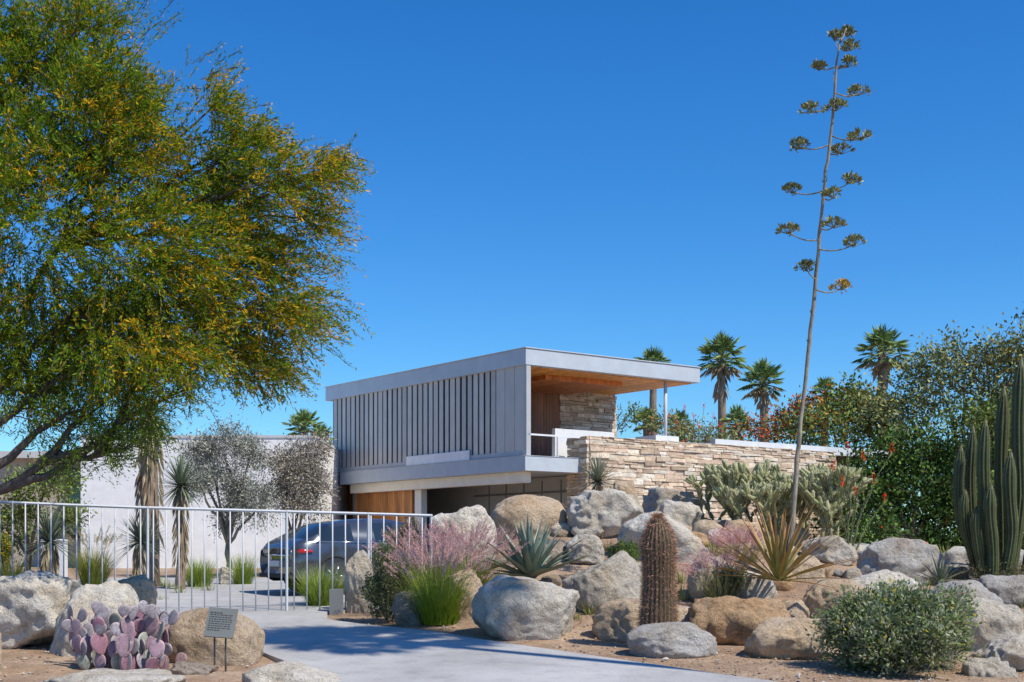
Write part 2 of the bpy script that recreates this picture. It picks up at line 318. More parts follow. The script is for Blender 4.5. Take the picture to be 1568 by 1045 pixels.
mb=MB(); hb(mb,1.0,1.15,1.9,4.3,4.27,5.22,(.74,.74,.74)); hb(mb,1.0,1.15,4.3,6.9,4.27,5.03,(.6,.6,.61)); hb(mb,.05,1.0,5.2,6.2,4.7,5.12,(.66,.68,.7))
hb(mb,.02,.06,.1,2.2,4.86,4.91,(.75,.77,.8)); hb(mb,.02,.06,1.2,1.24,4.27,4.86,(.6,.6,.6)); hb(mb,.02,.06,2.1,2.14,4.27,4.86,(.6,.6,.6))
tube(mb,HT(np.array([(.35,5.9,4.5),(.35,5.9,6.9)],float)),.055,12,(.55,.57,.6))
hb(mb,.4,5,8.0,17.2,5.02,5.06,(.5,.52,.55)); hb(mb,.1,.35,7.9,17.3,4.86,5.14,(.62,.66,.7)); hb(mb,1.5,5,13.4,16.5,.8,5.0,(.2,.17,.14))
mb.build("terrace",[M_plain],house)
def stones(mb,u0,u1,v0,v1,z0,z1,along='v',dep=.3):
    pal=np.array([(.66,.54,.40),(.70,.59,.45),(.56,.42,.30),(.61,.46,.34),(.72,.65,.54),(.48,.37,.27),(.65,.50,.37)]); z=z0
    while z<z1:
        h=R.uniform(.055,.15); h=min(h,z1-z+.02); a,b=(v0,v1) if along=='v' else (u0,u1); t=a
        while t<b:
            l=min(R.uniform(.18,.75),b-t+.03); p=R.uniform(-.03,.03); c=tuple(pal[R.randint(7)]*R.uniform(.82,1.15)); hz=h*R.uniform(.88,1.)
            if along=='v': V0,V1=(u0-p-(.04),t+.004,z+.003),(u0+dep,t+l-.004,z+hz)
            else: V0,V1=(t+.004,v0-p-.04,z+.003),(t+l-.004,v0+dep,z+hz)
            box(mb,V0,V1,c,0,HT,jit=.011); t+=l
        z+=h
mb=MB(); stones(mb,4.0,5,4.5,6.95,4.3,6.86,'v'); stones(mb,4.0,5.2,6.9,7,4.3,6.8,'v',dep=1.2); mb.build("stone_chimney",[M_stone],house)
mb=MB(); stones(mb,-.3,0,2.15,13.4,.9,4.9,'v',dep=.35); hb(mb,-.25,.3,2.3,13.3,.8,4.75,(.22,.16,.11)); stones(mb,-.3,.6,2.1,2.5,.9,4.89,'u',dep=.3); mb.build("stone_wall",[M_stone])

# ---------------------------------------------------------------- white building
wb=empty("white_stucco_building"); mb=MB()
box(mb,(-13.5,41,.4),(-6.2,50,5.02),(.9,.89,.87)); box(mb,(-13.53,40.97,5.02),(-6.17,50.03,5.10),(.6,.6,.6))
box(mb,(-24,43,.4),(-13.6,50,4.5),(.50,.42,.34)); box(mb,(-24.1,42.6,4.5),(-13.52,50,4.72),(.6,.58,.56)); box(mb,(-14.6,42.93,1.9),(-13.9,42.98,4.2),(.16,.11,.08)); 
mb.build("walls",[M_plain],wb)
mb=MB(); box(mb,(-14.52,42.90,2.0),(-13.98,42.925,4.1),(.1,.1,.1)); mb.build("window",[M_glass],wb)
mb=MB(); box(mb,(X(62,33),33,.5),(X(98,33),33.3,Z(826,33)),(.74,.73,.72)); bevel(mb.build("gate_pillar",[M_plain]),.02)

# ---------------------------------------------------------------- metal fence with gate
fn=empty("metal_fence"); WHT=(.55,.58,.62)
def fy(px): return np.interp(px,[0,660],[22.3,24.2])
def ftop(px): return Z(np.interp(px,[-120,0,160,560,665],[765,769,776,787,790]),fy(px))
mb=MB()
def rail(px0,px1,dz,h,base=False):
    p=[]
    for px in np.linspace(px0,px1,8):
        d=fy(px); x=X(px,d); zt=ftop(px)+dz if not base else Z(943,23.3)+dz
        p.append((x,d,zt))
    tube(mb,p,h,4,WHT,smooth=False)
rail(-120,662,0,.026); rail(-120,224,.0,.024,True); rail(228,437,.03,.026,True); rail(441,562,.03,.026,True); rail(566,662,.06,.024,True)
px=-118.
while px<662:
    d=fy(px); x=X(px,d); tube(mb,[(x,d,Z(943,23.3)),(x,d,ftop(px))],.0125,8,WHT); px+=19.6
mb.build("bars_and_rails",[M_paint],fn)
mb=MB()
for px in (-60,226,439,564,660):
    d=fy(px)-.002; x=X(px,d); tube(mb,[(x,d,.3),(x,d,ftop(px)+.02)],.026,4,WHT,smooth=False)
box(mb,(X(518,23.6)-.12,23.3,.35),(X(518,23.6)+.1,23.55,.85),(.22,.23,.24))
mb.build("posts",[M_paint],fn)

# ---------------------------------------------------------------- car
car=empty("parked_car",(0,0,0))
hd=math.radians(34); cc=np.array([-2.92,28.3]); cz=g1(-4,28)+.035
def CT(V):
    V=np.asarray(V,float); o=np.empty_like(V); c,s=math.cos(hd),math.sin(hd); o[:,0]=cc[0]+V[:,0]*c-V[:,1]*s; o[:,1]=cc[1]+V[:,0]*s+V[:,1]*c; o[:,2]=V[:,2]+cz; return o
st=np.array([-2.36,-2.32,-2.2,-2.05,-1.75,-1.45,-1.0,-.5,0,.45,.8,1.12,1.4,1.8,2.1,2.28,2.36])
wd=np.interp(st,[-2.36,-2.2,-1.6,0,1.5,2.1,2.36],[.78,.88,.93,.94,.93,.86,.68])
belt=np.interp(st,[-2.36,-2.2,-1.7,0,1.1,1.8,2.2,2.36],[.86,1.02,1.06,1.02,.98,.9,.78,.62])
roof=np.interp(st,[-2.36,-2.2,-2.05,-1.75,-1.45,-1.0,-.5,0,.45,.8,1.12,1.8,2.2,2.36],[.9,1.06,1.12,1.3,1.43,1.51,1.54,1.54,1.47,1.28,1.05,.95,.82,.66])
rw=np.interp(st,[-2.36,-2.05,-1.45,0,.8,1.12,2.36],[.7,.78,.66,.64,.68,.78,.6])
sill=np.interp(st,[-2.36,-2.1,2.1,2.36],[.42,.24,.24,.36])
mbp=MB(); mbg=MB(); rows=[]
for i in range(len(st)):
    x=st[i]; h=[(wd[i]*.9,sill[i]),(wd[i],sill[i]+.14),(wd[i]*1.01,.68 if belt[i]>.8 else belt[i]*.8),(wd[i]*.97,belt[i]),(min(rw[i]+.03,wd[i]*.95),roof[i]-.07*(roof[i]-belt[i]>.1)-.004),(rw[i]*.86,roof[i]),(rw[i]*.4,roof[i]+.02)]
    full=[(x,y,z) for y,z in h]+[(x,0,roof[i]+.025)]+[(x,-y,z) for y,z in h[::-1]]
    rows.append(full)
n=len(rows[0]); V=CT(np.array(rows).reshape(-1,3)); fp=[];fg=[]
for i in range(len(st)-1):
    for j in range(n-1):
        q=(i*n+j,i*n+j+1,(i+1)*n+j+1,(i+1)*n+j); jj=min(j,n-2-j)
        win=(jj==3 and -1.9<(st[i]+st[i+1])/2<1.0 and i not in (6,8)) or (jj>=4 and (i in (9,10) or i in (3,4)))
        (fg if win else fp).append(q)
fp.append(tuple(range(n))); fp.append(tuple(range(len(V)-1,len(V)-1-n,-1)))
mbp.add(V,fp,(.03,.03,.05),0,True); mbg.add(V,fg,(.02,.02,.02),0,True)
mbp.build("body",[M_car],car); mbg.build("windows",[M_glass],car)
mb=MB()
for x in (-1.45,1.42):
    for s in (-1,1):
        yy=.80*s
        for r0,r1,wd_,m_ in ((.36,.36,.12,0),(.24,.24,.125,1)):
            tube(mb,CT([(x,yy-wd_*s*.9,.36),(x,yy+wd_*s*.55,.36),(x,yy+wd_*s,.36)]),[r0,r0,r0*.93],28,(.02,.02,.02),m_)
        for k in range(5):
            a=k*2*pi/5; P=[(x+math.cos(a)*.05,yy+.135*s,.36+math.sin(a)*.05),(x+math.cos(a)*.22,yy+.135*s,.36+math.sin(a)*.22)]; tube(mb,CT(P),.025,6,(.02,.02,.02),1)
        t=np.linspace(-.1,pi+.1,16); tube(mb,CT([(x+math.cos(a)*.41,.925*s,.36+math.sin(a)*.41) for a in t]),.03,6,(.02,.02,.02),0)
mb.build("wheels",[M_rub,M_rim],car)
mb=MB()
for s in (-1,1): tube(mb,CT([(-2.33,.42*s,.84),(-2.31,.70*s,.86),(-2.16,.86*s,.87),(-1.95,.925*s,.87)]),[.03,.05,.055,.02],8,(.5,0,0),0)
box(mb,(-2.40,-.26,.56),(-2.36,.26,.68),(.6,.6,.6),1,CT); tube(mb,CT([(-1.85,-.9,1.07),(-1.0,-.915,1.06),(0,-.925,1.035),(1.0,-.92,1.0)]),.012,6,(.6,.6,.6),2)
tube(mb,CT([(-2.36,-.5,.79),(-2.37,0,.80),(-2.36,.5,.79)]),.018,6,(.6,.6,.6),2)
for s in (-1,1): tube(mb,CT([(.72,.92*s,1.05),(.70,1.03*s,1.09),(.68,1.1*s,1.09)]),[.03,.075,.06],8,(.02,.02,.02),3)
for x in (-.62,.42): box(mb,(x-.1,-.965,.88),(x+.1,-.945,.91),(.6,.6,.6),2,CT)
for x in (-.78,.22,1.15): box(mb,(x-.005,-.951,.36),(x+.005,-.947,1.0),(.01,.01,.01),4,CT)
box(mb,(-2.385,-.75,.33),(-2.3,.75,.42),(.02,.02,.02),4,CT)
mb.build("lamps_and_trim",[M_red,M_plain,M_chrome,M_car,M_rub],car)

# ---------------------------------------------------------------- sign
sg=empty("information_sign"); mb=MB(); d=16.3; x0,x1=X(316,d),X(361,d)
gz0=g1(x0,d)
for px in (328,345): tube(mb,[(X(px,d),d+.02,gz0-.1),(X(px,d),d+.02,Z(965,d))],.012,8,(.12,.11,.1))
mb.build("posts",[M_paint],sg)
mb=MB(); zc=Z(954,d)
def ST(V):
    a=math.radians(28); o=V.copy(); y,z=V[:,1],V[:,2]; o[:,1]=d+y*math.cos(a)+z*math.sin(a); o[:,2]=zc+z*math.cos(a)-y*math.sin(a)
    b=-.08; cx=(x0+x1)/2; oz=o[:,2].copy(); ox=o[:,0].copy()-cx; o[:,0]=cx+ox*math.cos(b)-(oz-zc)*math.sin(b); o[:,2]=zc+ox*math.sin(b)+(oz-zc)*math.cos(b); return o
box(mb,(x0,-.012,-.2),(x1,.012,.2),(.16,.17,.16),0,ST)
for k in range(9):
    z=.13-k*.03; l=(x1-x0)*(.8 if k not in (0,8) else .45); xx=x0+.03
    while xx<x0+.03+l-.02: ww=R.uniform(.012,.04); box(mb,(xx,-.0155,z-(.006 if k else .011)),(min(xx+ww,x1-.02),-.0125,z+.006),(.05,.05,.05),0,ST); xx+=ww+.008
bevel(mb.build("panel",[M_paint],sg),.002)

# ---------------------------------------------------------------- big flowering acacia
AC=[(-90,120,150,150,0),(50,110,110,100,.4),(150,150,75,70,-.5),(205,200,55,55,.6),(140,260,150,105,0),(-10,320,170,150,-.6),(335,250,70,44,0),(320,320,108,64,.5),(425,275,62,30,-.3),
(240,400,145,100,-.5),(385,395,74,50,.2),(432,475,62,40,0),(330,500,112,62,.6),(110,490,150,82,.3),(-60,500,120,75,-.5),(215,535,120,44,-.9),(495,262,30,14,0),(325,165,20,26,0),(465,335,34,20,.3),(380,215,28,22,0),(385,555,60,22,.3),(120,40,70,30,0),(60,570,90,30,0)]
ctr=at(80,360,19)
GRN=np.array([(.15,.25,.012),(.20,.31,.016),(.09,.17,.012),(.30,.34,.018)]); ORG=np.array([(.66,.38,.015),(.74,.40,.012),(.52,.40,.02)])
def acacia_col(P,t,idx):
    n=len(P); m=idx.max()+1; c=pick(GRN,n,[.33,.3,.18,.19])*R.uniform(.7,1.2,m)[idx][:,None]
    outx=(P[:,0]-ctr[0])/3.2; base=.03+.18*np.clip(outx,-.3,1)+.06*np.clip((6.5-np.abs(P[:,2]-6.2))/6,0,1)
    nz=np.sin(P[:,0]*2.1+P[:,2]*1.3)*np.sin(P[:,2]*2.7+P[:,1]*1.9)*.15
    sp=R.uniform(0,2,m)**1.6; f=R.rand(n)<np.clip((base+nz)*sp[idx]+(t-.6)*.18,0.01,.75)
    c[f]=pick(ORG,f.sum()); return c
tr=MB(); base=np.array([-9.6,19.3,.1]); fork=np.array([-9.2,19.3,2.3]); tube(tr,path(base,fork,6,.1),np.linspace(.3,.22,6),12,(.13,.10,.075),1)
hubs=[]
for tgt in (at(-30,420,19),at(90,380,19.2),at(110,480,18.8),at(-40,230,19)):
    P=path(fork,tgt,9,.25,.08); tube(tr,P,np.linspace(.10,.035,9),8,(.11,.085,.065),1); hubs+=list(P[4:])
hubs=np.array(hubs)
for px,py,rx,ry,dd in AC:
    d=19+dd; c=at(px,py,d); r=np.array([rx,0,ry])/FPX*d*.93; r[1]=min(1.4,max(.3,r[0]*.8)); h=hubs[np.argmin(np.linalg.norm(hubs-c,axis=1))]
    tube(tr,path(h,c,7,.2,.03),np.linspace(.035,.013,7),6,(.10,.08,.06),1)
    sp,_=ell(c,r*.85,12,.7)
    for q in sp: tube(tr,path(c,q,5,.25,.05),np.linspace(.014,.005,5),4,(.12,.09,.07),1,cap=False)
    ns=int(rx*ry*(.040 if py<380 else .047))+36; C,dr=ell(c,r,ns,.5); D=dr*.6+nrm(C-ctr)*.6+R.normal(0,.32,C.shape)+np.array([.15,0,.05])
    sprays(tr,C,D,.50,32,.078,.27,acacia_col,.25,.022,(.16,.12,.06),ldj=.5)
E=np.array([at(px,py,19+R.uniform(-1,1)) for px,py in ((240,60),(225,110),(255,150),(335,120),(375,180),(440,235),(500,250),(545,255),(520,300),(500,330),(480,395),(470,440),(500,490),(480,510),(440,560),(380,580),(120,20),(60,10),(180,50),(310,590),(500,400),(300,170),(455,310),(515,262),(525,480),(350,150),(410,225),(510,385),(450,560),(225,30))])
for e in E:
    st_=e-np.array([.55,0,-.1])*R.uniform(.6,1.1); k=11; C=st_+(e-st_)*R.rand(k,1)+R.normal(0,.12,(k,3)); sprays(tr,C,nrm(e-ctr)+R.normal(0,.35,(k,3)),.45,26,.06,.26,acacia_col,.15,.018,(.14,.10,.05))
def green_col(P,t,idx): return pick([(.16,.27,.02),(.22,.34,.03),(.10,.17,.015),(.3,.38,.05)],len(P))
low=[[(-40,770),(60,715),(150,680),(230,615),(285,600)],[(-20,720),(40,680),(90,640),(170,610)],[(0,750),(90,720),(160,672),(200,660)],[(-60,700),(10,640),(60,600),(140,560)],[(150,690),(190,640),(200,590)],[(60,712),(110,660),(130,620)],[(90,700),(140,700),(190,690)]]
for L in low:
    P=np.array([at(px,py,18.6+R.uniform(-.15,.15)) for px,py in L]); t=np.linspace(0,len(P)-1,12); P2=np.stack([np.interp(t,np.arange(len(P)),P[:,k]) for k in range(3)],1)+R.normal(0,.02,(12,3))
    tube(tr,P2,np.linspace(.07,.015,12),8,(.10,.085,.075),1)
    for q in P2[3:]:
        for _ in range(3):
            e=q+np.array([R.uniform(-.1,.5),R.uniform(-.4,.4),R.uniform(-.1,.45)]); tube(tr,path(q,e,4,.3),np.linspace(.012,.004,4),4,(.12,.1,.08),1,cap=False)
            k=4; sprays(tr,e+R.normal(0,.1,(k,3)),np.array([.5,0,.1])+R.normal(0,.6,(k,3)),.3,18,.06,.3,green_col,.3,.03,(.13,.11,.06))
tr.build("acacia_tree",[M_leaf,M_bark])

# ---------------------------------------------------------------- generic trees & shrubs
def tree(name,clumps,d,base,cols,lsize,dens,trunk=.15,flow=None,asp=.55,barkc=(.14,.11,.08),probs=None,sl=.35,nl=10,up=.1):
    mb=MB(); cs=[]
    for px,py,rx,ry,*e in clumps:
        dd=d+(e[0] if e else R.uniform(-1,1)); c=at(px,py,dd); cs.append(c); r=np.array([rx,0,ry])/FPX*dd; r[1]=max(.3,(r[0]+r[2])*.45)
        n=int(rx*ry*dens)+10; sub,_=ell(c,r*.75,14,.4); ci=R.randint(0,14,n); C=sub[ci]+rv(n)*(R.rand(n,1)**.4)*r*.45; dr=(C-c)/r; D=dr+R.normal(0,.5,C.shape)+np.array([0,0,up])
        br=R.uniform(.65,1.3,14)
        def cf(P,t,idx):
            k=pick(cols,len(P),probs)*br[ci[idx]][:,None]
            if flow is not None:
                f=R.rand(len(P))<flow[1]; k[f]=pick(flow[0],f.sum())
            return k
        sprays(mb,C,D,sl,nl,lsize,asp,cf,.1,lsize*.8,barkc)
    bx,by=X(base,d),d; b=np.array([bx,by,g1(bx,by)-.1]); top=np.mean(cs,axis=0); fk=b+(top-b)*.35
    tube(mb,path(b,fk,5,.15),np.linspace(trunk,trunk*.7,5),8,barkc,1)
    for c in cs:
        tube(mb,path(fk,c,7,.2,.03),np.linspace(trunk*.55,.02,7),6,barkc,1)
        for q in ell(c,np.array([.6,.6,.5])*trunk*6,6,.8)[0]: tube(mb,path(c,q,4,.3),np.linspace(.02,.006,4),4,barkc,1,cap=False)
    mb.build(name,[M_leaf2,M_bark])
OL=[(.30,.31,.25),(.42,.42,.36),(.18,.19,.145)]
tree("olive_tree",[(300,690,30,25),(345,680,28,24),(385,690,25,25),(325,720,30,20),(300,735,22,22),(370,740,25,30),(355,780,22,35),(400,775,18,25)],34,350,OL,.085,.34,.09,None,.32,(.24,.2,.16),nl=10)
tree("olive_tree",[(435,700,30,25),(475,690,28,28),(450,735,35,25),(485,740,24,28),(430,755,25,18),(470,775,30,18)],35,440,[(.36,.32,.25),(.44,.39,.31),(.22,.19,.15)],.085,.34,.08,None,.32,(.24,.19,.15),nl=10)
DG=[(.08,.15,.03),(.13,.22,.045),(.045,.085,.02)]; OG=[(.26,.28,.10),(.34,.36,.14),(.17,.19,.065)]; MG=[(.17,.23,.05),(.24,.30,.07),(.10,.14,.035)]
tree("mesquite_tree",[(1480,560,70,35),(1560,540,50,38),(1440,590,60,40),(1530,610,60,50),(1600,580,50,60),(1400,640,50,35),(1370,620,40,30)],50,1480,OG,.17,.08,.22,([(.5,.38,.1)],.04),.5,sl=.8)
tree("mesquite_tree",[(1320,630,45,32),(1270,645,40,35),(1350,660,50,40),(1230,665,38,28),(1300,612,28,18)],52,1300,MG,.18,.10,.2,([(.6,.22,.04),(.5,.28,.05)],.14),.5,sl=.7)
tree("evergreen_shrub_tree",[(1420,700,55,45),(1360,720,50,45),(1460,740,50,50),(1400,780,60,45),(1330,770,45,40),(1300,740,35,45),(1480,800,50,35),(1340,820,45,20),(1290,790,40,35),(1450,835,60,28)],42,1400,DG,.15,.12,.2,([(.6,.05,.02)],.006),.55,sl=.5)
tree("evergreen_shrub_tree",[(1540,680,60,60),(1500,650,50,45),(1600,730,50,80),(1530,760,50,60),(1560,830,60,50),(1480,850,50,30)],43,1560,MG,.15,.11,.2,None,.5,sl=.55)
tree("bougainvillea_bush",[(1215,640,22,22),(1240,625,18,15),(1190,655,26,16),(1160,660,30,14)],54,1200,[(.18,.16,.05),(.11,.14,.03)],.15,.16,.1,([(.65,.18,.05),(.6,.10,.05)],.4),.5,sl=.5)
tree("desert_shrub",[(1060,665,40,16),(1110,670,38,14),(1020,655,25,14)],50,1070,OG,.14,.16,.08,([(.6,.08,.05)],.07),.4,sl=.5)
tree("desert_shrub",[(30,770,50,30),(70,740,40,28),(10,810,45,35),(110,790,25,20)],36,40,MG,.12,.12,.1,None,.4,sl=.4)
tree("desert_shrub",[(820,705,30,8,0),(960,640,25,14,6),(812,640,14,26,8)],60,900,MG,.17,.12,.08,None,.4,sl=.5)

def palm_at(c,r,skirt=.35,trunk=.22,lean=.3):
    mb=MB(); c=np.array(c,float); gz_=g1(c[0],c[1]); b=np.array([c[0]+R.uniform(-lean,lean),c[1],gz_-.1])
    tube(mb,path(b,c,10,.02),np.linspace(trunk*1.2,trunk*.85,10),10,(.27,.21,.155),1)
    n=44
    for k in range(n):
        f=k/n; el_=math.radians(88-125*f+R.uniform(-12,12)); az=k*2.4+R.uniform(-.3,.3); dd=np.array([math.cos(az)*math.cos(el_),math.sin(az)*math.cos(el_),math.sin(el_)])
        lp=r*.55*R.uniform(.75,1.2); e=c+dd*lp; s_=np.array([-math.sin(az),math.cos(az),0]); tube(mb,[c,e],[r*.018,r*.012],4,(.2,.22,.08),0,cap=False)
        th=np.linspace(-1.75,1.75,15); D=np.cos(th)[:,None]*dd+np.sin(th)[:,None]*s_; D[:,2]-=.22+.15*np.abs(np.sin(th)); 
        gr=pick([(.19,.28,.09),(.27,.36,.13),(.14,.2,.065)],1)[0]*(1. if f<.75 else .85)
        if f>.88: gr=np.array((.34,.27,.15))
        leaves(mb,np.repeat(e[None],15,0),D,r*.46*(.65+.35*np.cos(th*.7)),.16,gr,0)
    m=int(90*skirt); az=R.uniform(0,2*pi,m); zz=-R.uniform(0,1,m)*r*1.6*skirt*2; P=c+np.stack([np.cos(az)*trunk*.9,np.sin(az)*trunk*.9,zz],1)
    leaves(mb,P,np.stack([np.cos(az)*.45,np.sin(az)*.45,-np.ones(m)],1),r*.5,.3,pick([(.36,.28,.17),(.25,.19,.12)],m),0)
    mb.build("fan_palm",[M_leaf2,M_bark])
def palm(px,py,rpx,d,skirt=.35): palm_at(at(px,py,d),rpx/FPX*d,skirt)
for a in ((1104,552,44,66,.35),(1168,588,40,62,.2),(1000,562,32,72,.05),(1350,542,46,64,.25),(1264,602,26,72,.1),(1128,650,30,60,.2),(465,658,34,70,.1),(492,672,24,74,.1),(990,648,26,70,.05),(1040,650,24,66,.05),(820,662,16,70,.05)): palm(*a)
palm_at((7.5,12.3,15.5),2.0,.1,.13,0)      # unseen tall palm, added outside the view to cast shadow across the drive

def rosette(name,px,py,d,n,L,w,emin,emax,curv,c0,c1,fold=.5,trunk=None,jit=.1):
    mb=MB(); c=at(px,py,d)
    i=np.arange(n); az=i*2.39996+R.uniform(-.2,.2,n); el=np.radians(emax-(emax-emin)*i/n)+R.normal(0,jit,n); B=np.repeat(c[None],n,0)+np.stack([np.cos(az),np.sin(az),0*az],1)*w*.5
    cc0=np.array(c0)*R.uniform(.8,1.2,(n,1)); cc1=np.array(c1)*R.uniform(.8,1.2,(n,1))
    blades(mb,B,az,el,L*R.uniform(.8,1.1,n),curv*R.uniform(.5,1.5,n),w,cc0,cc1,5,[.75,1,.95,.75,.42,.02],fold)
    if trunk:
        b=np.array([c[0]+R.uniform(-.05,.05),d,g1(c[0],d)-.1]); tube(mb,path(b,c,8,.04),[trunk*(1.1-.03*k)+R.uniform(-.02,.02) for k in range(8)],10,(.3,.22,.155),1)
        m=160; az=R.uniform(0,2*pi,m); h=R.uniform(.35,1,m); P=b+(c-b)*h[:,None]+np.stack([np.cos(az),np.sin(az),0*az],1)*trunk
        leaves(mb,P,np.stack([np.cos(az)*.3,np.sin(az)*.3,-np.ones(m)],1),L*.45,.12,pick([(.38,.3,.18),(.25,.19,.12)],m),0)
    mb.build(name,[M_succ,M_bark]); return c
rosette("yucca_tree",228,640,30,150,1.0,.05,-65,75,.7,(.22,.25,.07),(.3,.31,.11),.3,.21)
rosette("yucca_tree",277,745,29,170,.75,.035,-50,88,.2,(.14,.17,.1),(.21,.26,.17),.3,.1)
rosette("yucca_plant",75,830,26,110,.8,.04,-20,85,.3,(.10,.13,.08),(.17,.2,.13),.3,.1)
rosette("yucca_plant",215,830,27,110,.7,.04,-30,85,.2,(.10,.13,.09),(.17,.2,.14),.3,.08)
rosette("yucca_plant",915,738,30,190,.68,.03,-20,88,.35,(.24,.26,.19),(.42,.42,.29),.3,.08)
rosette("blue_agave",812,885,22.6,58,1.05,.115,12,84,.1,(.15,.21,.16),(.25,.32,.25),.7)
rosette("spiny_agave",1192,890,20.6,70,1.35,.06,8,84,.15,(.26,.29,.08),(.44,.20,.08),.6)
rosette("desert_agave",1440,892,22,30,.5,.05,5,75,.1,(.14,.18,.12),(.26,.26,.16),.5)

mb=MB(); d0=20.7
SP=[(1200,885),(1214,800),(1221,700),(1229,620),(1240,520),(1249,430),(1256,350),(1264,270),(1273,200),(1279,130),(1281,90),(1287,62),(1296,44)]
P=np.array([at(a,b,d0+.25*math.sin(i*.5)) for i,(a,b) in enumerate(SP)]); t=np.linspace(0,len(P)-1,50); P2=np.stack([np.interp(t,np.arange(len(P)),P[:,k]) for k in range(3)],1); P2[1:-1]+=R.normal(0,.006,(48,3))
tube(mb,P2,np.interp(np.linspace(0,1,50),[0,.15,.7,1],[.048,.036,.02,.01])*R.uniform(.92,1.1,50),10,(.30,.26,.2),1)
m=26; ii=R.randint(8,46,m); leaves(mb,P2[ii],np.stack([R.normal(0,.5,m),R.normal(0,.5,m),np.ones(m)],1),.11,.25,(.24,.19,.12),1)
BR=[(1207,347,-1,1253,368),(1308,366,1,1254,382),(1235,404,-1,1249,428),(1289,433,1,1250,444),(1212,285,-1,1262,292),(1277,338,1,1257,350),(1303,270,1,1266,290),(1276,293,1,1264,305),(1223,217,-1,1270,222),(1316,203,1,1273,208),(1289,225,1,1270,236),(1243,161,-1,1276,158),(1281,158,1,1276,166),(1314,135,1,1279,142),(1254,97,-1,1280,102),(1298,92,1,1281,104),(1278,52,-1,1289,58),(1297,46,1,1296,50),(1303,66,1,1287,74)]
for k,(ex,ey,s,sx,sy) in enumerate(BR):
    dy=R.uniform(-.35,.35); a=at(sx,sy,d0+.05); e=at(ex,ey+9,d0+dy); q=np.linspace(0,1,9)[:,None]; c=a+(e-a)*q; c[:,2]+=-.10*np.linalg.norm(e-a)*np.sin(pi*q[:,0]); tube(mb,c,np.linspace(.013,.008,9),6,(.27,.24,.16),1)
    sz=.155 if ey>120 else .10
    if k in (3,): pal=[(.55,.36,.05),(.5,.33,.07)]
    else: pal=[(.25,.27,.10),(.32,.31,.11),(.16,.17,.08)]
    for j in range(17):
        az=R.uniform(0,2*pi); rr=sz*math.sqrt(R.rand()); h=e+np.array([math.cos(az)*rr,math.sin(az)*rr,.10*(1-(rr/sz)**2)+.0]); tube(mb,path(e-[0,0,.03],h,3,.1),.004,4,(.2,.2,.1),1,cap=False)
        n=12; leaves(mb,h+R.normal(0,.014,(n,3)),np.array([math.cos(az)*rr/sz*.6,math.sin(az)*rr/sz*.6,.7])+R.normal(0,.5,(n,3)),.075,.36,pick(pal,n),0)
mb.build("agave_flower_stalk",[M_succ,M_bark])

# ---------------------------------------------------------------- cacti
def cactus_col(mb,pts,rad,ribs,dep,cr,cv,spn=0,spc=(.5,.4,.3),spl=.03):
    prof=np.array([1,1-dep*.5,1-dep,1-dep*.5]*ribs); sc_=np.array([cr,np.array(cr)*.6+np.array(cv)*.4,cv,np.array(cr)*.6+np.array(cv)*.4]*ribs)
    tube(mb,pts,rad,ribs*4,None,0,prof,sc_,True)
    if spn:
        P=np.asarray(pts,float); n=len(P); t=np.linspace(0,n-1,spn); A=np.stack([np.interp(t,np.arange(n),P[:,k]) for k in range(3)],1); rr=np.interp(t,np.arange(n),np.broadcast_to(rad,(n,)))
        for k in range(ribs):
            a=k*2*pi/ribs
            dr=np.array([math.cos(a),math.sin(a),0]); Q=np.repeat(A+dr*rr[:,None]*.98,5,0); leaves(mb,Q,dr+R.normal(0,.7,Q.shape),spl*R.uniform(.6,1.3,len(Q)),.10,pick([spc,np.array(spc)*1.8],len(Q)),1)
mb=MB(); d=18.6; zb=g1(X(1005,d),d)-.05; zt=Z(788,d); cx=X(1007,d); t=np.linspace(0,1,26); rad=.265*np.clip(np.sin(np.clip((1-t)*6,0,pi/2)),.0,1)**.7*(1-.08*t)*(.93+.07*np.sin(t*9)); rad[-1]=.03
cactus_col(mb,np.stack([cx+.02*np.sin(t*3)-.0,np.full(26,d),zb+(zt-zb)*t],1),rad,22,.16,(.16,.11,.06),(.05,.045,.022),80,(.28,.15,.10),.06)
n=260; a=R.uniform(0,2*pi,n); leaves(mb,np.stack([cx+np.cos(a)*.1*R.rand(n),d+np.sin(a)*.1*R.rand(n),np.full(n,zt-.03)],1),np.stack([np.cos(a),np.sin(a),np.ones(n)],1)+R.normal(0,.3,(n,3)),.06,.1,(.5,.3,.18),1)
mb.build("barrel_cactus",[M_succ,M_leaf2])
mb=MB(); d=24
for bx,by,tx,ty,dd,r in ((1540,900,1562,545,0,.15),(1530,900,1535,590,.5,.14),(1520,900,1508,640,-.3,.13),(1510,890,1488,650,.3,.12),(1500,880,1470,680,.1,.11),(1495,870,1478,750,-.5,.10),(1560,910,1590,580,.4,.15),(1535,900,1548,690,-.7,.13),(1520,905,1518,740,-.8,.12),(1510,900,1496,775,-.7,.10)):
    b=at(bx,by,d+dd); tp=at(tx,ty,d+dd); t=np.linspace(0,1,16); P=b+(tp-b)*t[:,None]; P[:,0]=b[0]+(tp[0]-b[0])*np.clip(t*2.4,0,1)**.8; P[:,0]+=.03*np.sin(t*7+dd); rad=r*np.clip(np.sin(np.clip((1-t)*9,0,pi/2)),.08,1)*(.8+.2*t)*(.96+.05*np.sin(t*23+dd*5))
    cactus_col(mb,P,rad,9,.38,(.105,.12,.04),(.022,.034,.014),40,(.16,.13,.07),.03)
mb.build("columnar_cactus",[M_succ,M_leaf2])
